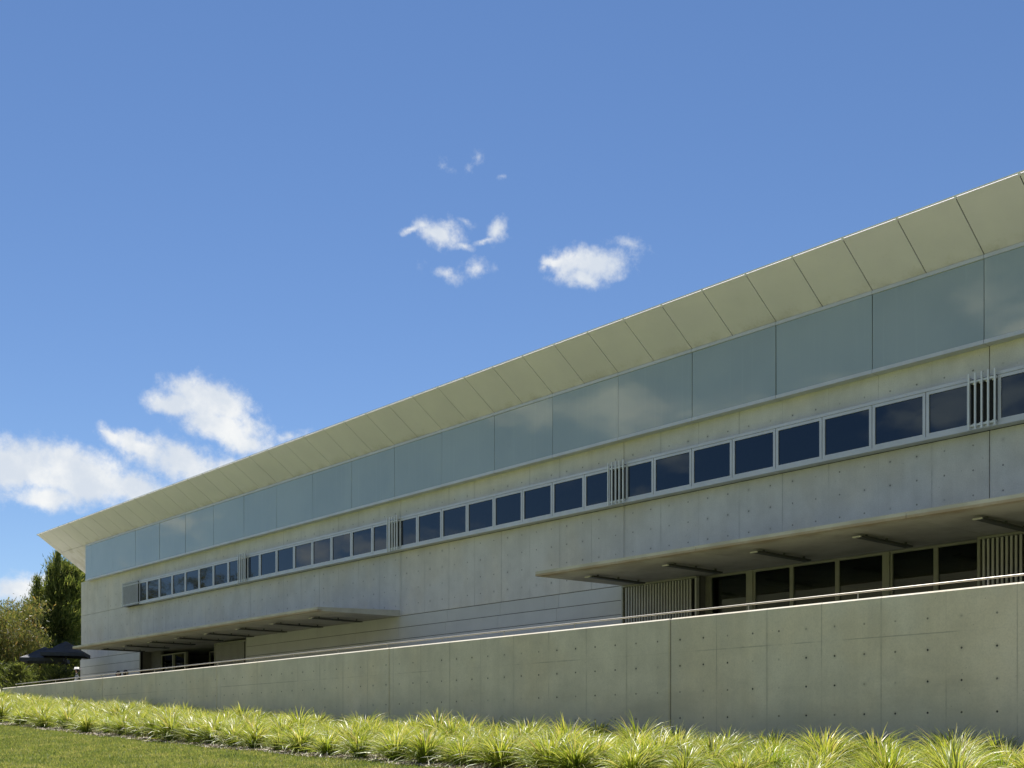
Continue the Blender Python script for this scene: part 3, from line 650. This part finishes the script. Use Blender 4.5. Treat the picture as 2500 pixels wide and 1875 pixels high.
def tree(name, x, y_top, v, label, kind, width, group=None, base=None, nleaf=16000, loc=None, seed=0, lean=0.):
    """x, y_top: where the top shows in the photograph; v: distance into the site"""
    global rng
    rng = np.random.default_rng(100+seed); rd = random.Random(seed)
    if loc: u, v, h = loc
    else: u, h = uv(x, y_top, v)
    g = G(u, v) if base is None else base; H = h-g
    e = empty(name, (v, u, g), label, 'tree' if 'tree' in name else 'shrub', group)
    cent = []; dirs = []; sig = []; TV = []; TF = []
    def add(pts, rad, n=7):
        V, F = tube(pts, rad, n); o = len(TV); TV.extend(V); TF.extend([[q+o for q in f] for f in F])
    if kind == 'casuarina':
        tip = Vector((rd.uniform(-.3, .3), rd.uniform(-.3, .3), H))
        add([(0, 0, -.3), (.05, .1, H*.3), tip*.65, tip], [.20, .15, .08, .015])
        for i in range(int(15*H)):
            z = H*(.07+.9*rd.random()**.9); r = width*(1-(z/H)**1.6)**.7*(.22+1.05*rd.random()**1.3); q = rd.uniform(0, 6.283)
            up = .35+.9*rd.random()
            b0 = Vector((0, 0, max(.2, z-up*.8))); b1 = Vector((r*math.cos(q), r*math.sin(q), z+up*.3))
            if i % 4 == 0: add([b0, (b0+b1)/2+Vector((0, 0, -.05)), b1], [.035, .022, .008], 5)
            for s_ in (.55, .8, 1.02):
                p = b0.lerp(b1, s_); cent.append(p); dirs.append(((b1-b0).normalized()+Vector((0, 0, .35)))); sig.append(.17+.16*rd.random())
        for k in range(12):                        # loose plumes above the crown
            q = rd.uniform(0, 6.283); r = width*.45*rd.random(); z0 = H*rd.uniform(.72, .93)
            for s_ in range(6): cent.append(Vector((r*math.cos(q), r*math.sin(q), z0+s_*.22))); dirs.append(Vector((0, 0, 1.2))); sig.append(.17-.015*s_)
        V, F = leaves(np.array(cent), np.array(sig), nleaf, .26, .17, np.array(dirs), .1); mat = M['casuarina_leaf']; bark = M['bark_dark']
    elif kind == 'eucalypt':
        fork = H*rd.uniform(.30, .38); add([(0, 0, -.3), (.06, .03, fork*.5), (0, lean*.2, fork)], [.12, .10, .085])
        nb = 6
        for k in range(nb):
            q = 6.283*k/nb+rd.uniform(-.4, .4); rr = width*rd.uniform(.45, .95); z = H*rd.uniform(.62, .95)
            p0 = Vector((0, lean*.2, fork*rd.uniform(.8, 1))); p2 = Vector((rr*math.cos(q), rr*math.sin(q)+lean, z)); p1 = p0.lerp(p2, .5)+Vector((rd.uniform(-.3, .3), rd.uniform(-.3, .3), .5))
            add([p0, p1, p2], [.06, .035, .01])
            for s_ in np.linspace(.28, 1.0, 8):
                c0 = p0.lerp(p1, s_*2) if s_ < .5 else p1.lerp(p2, s_*2-1)
                for w in range(2):
                    c1 = c0+Vector((rd.gauss(0, 1), rd.gauss(0, 1), rd.gauss(.05, .6)))*width*.20
                    add([c0, c1], [.018, .006], 4); cent.append(c1); sig.append(rd.uniform(.20, .42)); dirs.append(Vector((0, 0, -.5)))
        for w in range(10):
            cent.append(Vector((rd.gauss(0, width*.4), lean+rd.gauss(0, width*.4), H*rd.uniform(.80, .985)))); sig.append(rd.uniform(.22, .40)); dirs.append(Vector((0, 0, -.5)))
        V, F = leaves(np.array(cent), np.array(sig), nleaf, .17, .30, np.array(dirs), .35); mat = M['eucalypt_leaf']; bark = M['bark_pale']
    else:
        for k in range(9):
            q = rd.uniform(0, 6.283); add([(0, 0, -.1), (width*.5*math.cos(q), width*.5*math.sin(q), H*.55), (width*.8*math.cos(q), width*.8*math.sin(q), H*rd.uniform(.6, .95))], [.03, .018, .006], 5)
        for k in range(70):
            q = rd.uniform(0, 6.283); z = H*rd.random()**.8; r = width*math.sqrt(max(.05, 1-(z/H)**2))*rd.random()**.5
            cent.append(Vector((r*math.cos(q), r*math.sin(q), z*.95+.05))); sig.append(rd.uniform(.12, .28)); dirs.append(Vector((math.cos(q), math.sin(q), .8)))
        V, F = leaves(np.array(cent), np.array(sig), nleaf, .18, .28, np.array(dirs), 0); mat = M['shrub_leaf']; bark = M['bark_dark']
    link('trunk' if 'tree' in name else 'stem', pymesh('trunk', TV, TF, bark, True), None, e, (v, u, g))
    link('crown' if 'tree' in name else 'foliage', npmesh('crown', V, F, mat), None, e, (v, u, g))
    return e
GR = 'trees beyond the terrace'
tree('casuarina_tree', 152, 1378, 27.0, 'tall dark feathery tree rising beside the building corner under the eave tip', 'casuarina', 2.7, GR, nleaf=50000, seed=1)
tree('casuarina_tree', 200, 1392, 30.5, 'feathery dark green tree half hidden behind the concrete end wall', 'casuarina', 2.8, GR, nleaf=42000, seed=2)
tree('casuarina_tree', 104, 1436, 26.0, 'shorter dark green bushy tree standing behind the two umbrellas', 'casuarina', 2.4, GR, nleaf=40000, seed=3)
tree('eucalypt_tree', 24, 1464, 22.0, 'brownish gum tree with a pale forked trunk at the end of the wall', 'eucalypt', 1.9, GR, nleaf=15000, seed=4)
tree('eucalypt_tree', 70, 1476, 33.0, 'olive brown gum tree crown showing behind the bushy tree', 'eucalypt', 3.0, GR, nleaf=30000, seed=5)
tree('eucalypt_tree', -36, 1460, 28.0, 'gum tree left of the pale forked trunk, mostly out of the picture', 'eucalypt', 3.0, GR, nleaf=30000, seed=6)
SG = 'shrubs behind the terrace'
for i, (x, y, v, w) in enumerate(((-6, 1575, 26.6, 1.7), (44, 1580, 26.4, 1.7), (78, 1590, 24.4, 1.5), (108, 1592, 24.6, 1.5), (140, 1580, 25.6, 1.6), (176, 1575, 26.6, 1.6), (205, 1565, 28.5, 1.7), (55, 1520, 30.0, 2.4), (128, 1530, 30.0, 2.2), (14, 1520, 30.0, 2.4), (8, 1622, 20.9, .9), (44, 1626, 21.0, .9))):
    tree('shrub', x, y, v, 'dense green shrub filling the gap below the trees behind the umbrellas', 'shrub', w, SG, nleaf=int(7000*w/1.5), seed=20+i)
for i, (x, y, v) in enumerate(((120, 1632, 19.6), (140, 1636, 19.5))):
    tree('shrub', x, y, v, 'low leafy shrub just behind the handrail beneath an umbrella', 'shrub', .55, 'low shrubs on the terrace', base=FLOOR, nleaf=1500, seed=40+i)
RG = 'lawn trees reflected in the glass'
for i, (u, v, h, w) in enumerate(((99, -10, 13, 3.6), (105, -13, 17, 4.6), (111, -8, 15, 4.2), (117, -12, 18, 4.8), (123, -7, 15, 4.4), (130, -11, 18, 5))):
    tree('eucalypt_tree', 0, 0, 0, 'large gum tree on the lawn seen only as a reflection in the glass', 'eucalypt', w, RG, nleaf=26000, loc=(u, v, h), seed=60+i)

# ------------------------------------------------------------------ planting: strappy tussocks
def tuft_mesh(seed, nb):
    r = np.random.default_rng(seed); VV = []; FF = []
    for i in range(nb):
        q = r.uniform(0, 2*np.pi); b = r.uniform(0, .11)*np.array([np.cos(q), np.sin(q)])
        a = q+r.normal(0, .5); tilt = abs(r.normal(.30, .42)); L_ = r.uniform(.50, 1.0); bend = r.uniform(.45, 1.5)+.3*tilt; wd = r.uniform(.012, .022)
        o = np.array([np.cos(a), np.sin(a)]); sd_ = np.array([-np.sin(a), np.cos(a)]); tw = r.normal(0, .5)
        p = np.array([b[0], b[1], 0.]); th = min(tilt, 1.25); n = 5; base = len(VV)
        for k in range(n+1):
            f = k/n; w = wd*(1-.15*f if f < .6 else (1-f)*2.2+.03)
            s3 = np.array([sd_[0]*np.cos(tw), sd_[1]*np.cos(tw), np.sin(tw)*.6])
            VV.append(p-s3*w/2); VV.append(p+s3*w/2)
            d = np.array([o[0]*np.sin(th), o[1]*np.sin(th), np.cos(th)]); p = p+d*L_/n; th = min(th+bend/n*(1+.8*f), 2.3)
        for k in range(n): FF.append([base+2*k, base+2*k+1, base+2*k+3, base+2*k+2])
    return npmesh('tussock', VV, FF, M['tuft_leaf'])
tm = [tuft_mesh(200+i, 420) for i in range(8)]
rd = random.Random(11); n = 0; spots = []
for r_ in range(6):
    v0 = VB+.42+r_*.90
    u = 7.2+(.5 if r_ % 2 else 0)
    while u < 66:
        spots.append((v0+rd.uniform(-.14, .14), u+rd.uniform(-.16, .16), r_)); u += 1.06 if r_ < 5 else 1.12
# keep those that can be seen from the path; the far rows beyond the end of the wall stop where the shrubs begin
vis = []
for v, u, r_ in spots:
    X = math.cos(TH)*v-math.sin(TH)*u; Z = math.sin(TH)*v+math.cos(TH)*u
    px = 1250+FX*X/Z
    if -190 < px < 2640 and u < 62: vis.append((v, u, r_))
for v, u, r_ in vis:
    e = link('tussock', tm[rd.randrange(8)]); s = rd.choice((rd.uniform(.66, .85), rd.uniform(.8, 1.02), rd.uniform(.9, 1.12)))*(.92 if r_ == 5 else 1)
    e.location = (v, u, G(u, v)+.01); e.rotation_euler = (rd.uniform(-.06, .06), rd.uniform(-.06, .06), rd.uniform(0, 6.283)); e.scale = (s*rd.uniform(1, 1.15), s*rd.uniform(1, 1.15), s*rd.uniform(.82, 1.0))
    sg = sum(u > q for q in js[2:-1])
    rw = ('front row beside the lawn', 'second row from the lawn', 'third row from the lawn', 'fourth row from the lawn', 'fifth row from the lawn', 'shaded back row against the wall')[r_]
    wl = ('tallest gridded segment', 'second tallest segment', 'middle segment', 'segment below the slatted doors', 'low segment by the cladding', 'last low segments')[min(sg, 5)]
    tag(e, 'strap-leaf tussock, '+rw+', opposite the wall\'s '+wl, 'tussock', 'tussocks, '+rw+', '+wl)
print('tussocks', len(vis))
# younger plants filling the gaps between the rows, too many and too tangled to tell apart
lo = []
for m_ in tm[:4]:
    c = np.empty(len(m_.vertices)*3, np.float32); m_.vertices.foreach_get('co', c); c = c.reshape(-1, 12, 3)
    lo.append(c[::3])
VV = []
r2 = np.random.default_rng(77)
for v, u, r_ in vis:
    for du, dv in ((.53, .05), (.26, .45), (.80, .45)):
        if r_ == 5 and dv > .3 or r2.random() < .22 or (r_ == 0 and dv < .3): continue
        uu = u+du+r2.normal(0, .12); vv = v+dv+r2.normal(0, .1); c = lo[r2.integers(0, 4)]; c = c[r2.random(len(c)) < r2.uniform(.5, .95)]
        q = r2.uniform(0, 6.283); sc = r2.uniform(.55, .88); R_ = np.array([[np.cos(q), -np.sin(q), 0], [np.sin(q), np.cos(q), 0], [0, 0, .9]])*sc
        VV.append((c.reshape(-1, 3) @ R_.T+np.array([vv, uu, G(uu, vv)+.01])).reshape(-1, 12, 3))
VV = np.concatenate(VV); nb = len(VV); b0 = np.arange(nb)[:, None, None]*12
quad = np.array([[2*k, 2*k+1, 2*k+3, 2*k+2] for k in range(5)])[None]
tag(link('tussock_infill', npmesh('tussock_infill', VV.reshape(-1, 3), (b0+quad).reshape(-1, 4), M['tuft_leaf'])), 'tangled smaller strap-leaf grass filling the bed between the tussocks', 'grass', kind='stuff'); print('infill blades', nb)

# ------------------------------------------------------------------ lawn blades and mulch chips (uncountable)
def scatter(n, ulo, uhi, vlo, vhi, keep):
    u = rng.uniform(ulo, uhi, n); v = rng.uniform(vlo, vhi, n); k = keep(u, v); return u[k], v[k]
def Gn(u, v): return np.array([G(a, b) for a, b in zip(u, v)])
def in_view(u, v):
    X = math.cos(TH)*v-math.sin(TH)*u; Z = math.sin(TH)*v+math.cos(TH)*u; px = 1250+FX*X/np.maximum(Z, .1)
    g = np.array([G(a, b) for a, b in zip(u, v)]); py = HY-FX*g/np.maximum(Z, .1)
    return (px > -160) & (px < 1500) & (py < 1960)
rng = np.random.default_rng(5)
u, v = scatter(260000, 14, 46, 6.5, 13.1, lambda u, v: v < 13.02+.10*np.sin(u*1.7)+.06*np.sin(u*4.1+1))
k = in_view(u, v); u, v = u[k], v[k]; n = len(u)
P0 = np.stack([v, u, Gn(u, v)], 1); q = rng.uniform(0, 6.283, n); hh = rng.uniform(.02, .07, n)*rng.choice([.6, 1, 1.2], n); w = rng.uniform(.006, .015, n)
sd_ = np.stack([np.cos(q), np.sin(q), 0*q], 1)*w[:, None]; tip = np.stack([rng.normal(0, .03, n), rng.normal(0, .03, n), hh], 1)
V = np.stack([P0-sd_, P0+sd_, P0+tip], 1).reshape(-1, 3)
tag(link('lawn_grass', npmesh('lawn_grass', V, np.arange(3*n).reshape(-1, 3), M['lawn_leaf'])), 'short mown green lawn grass in front of the planting bed', 'grass', kind='stuff'); print('blades', n)
u, v = scatter(60000, 6, 46, 12.75, 15.2, lambda u, v: v > 12.86+.10*np.sin(u*1.7)+.06*np.sin(u*4.1+1)+rng.exponential(.05, len(u))-.05)
k = in_view(u, v) | ((v > 13) & (u < 20)); u, v = u[k], v[k]; n = len(u)
P0 = np.stack([v, u, Gn(u, v)+.03], 1); q = rng.uniform(0, 6.283, n); L_ = rng.uniform(.02, .06, n)[:, None]; w = rng.uniform(.006, .016, n)[:, None]
d = np.stack([np.cos(q), np.sin(q), rng.normal(0, .3, n)], 1)*L_; s = np.stack([-np.sin(q), np.cos(q), rng.normal(0, .4, n)], 1)*w
V = np.stack([P0-d-s, P0+d-s, P0+d+s, P0-d+s], 1).reshape(-1, 3)
tag(link('mulch_chips', npmesh('mulch_chips', V, np.arange(4*n).reshape(-1, 4), M['chip'])), 'pale bark mulch chips along the lawn edge of the bed', 'mulch', kind='stuff')
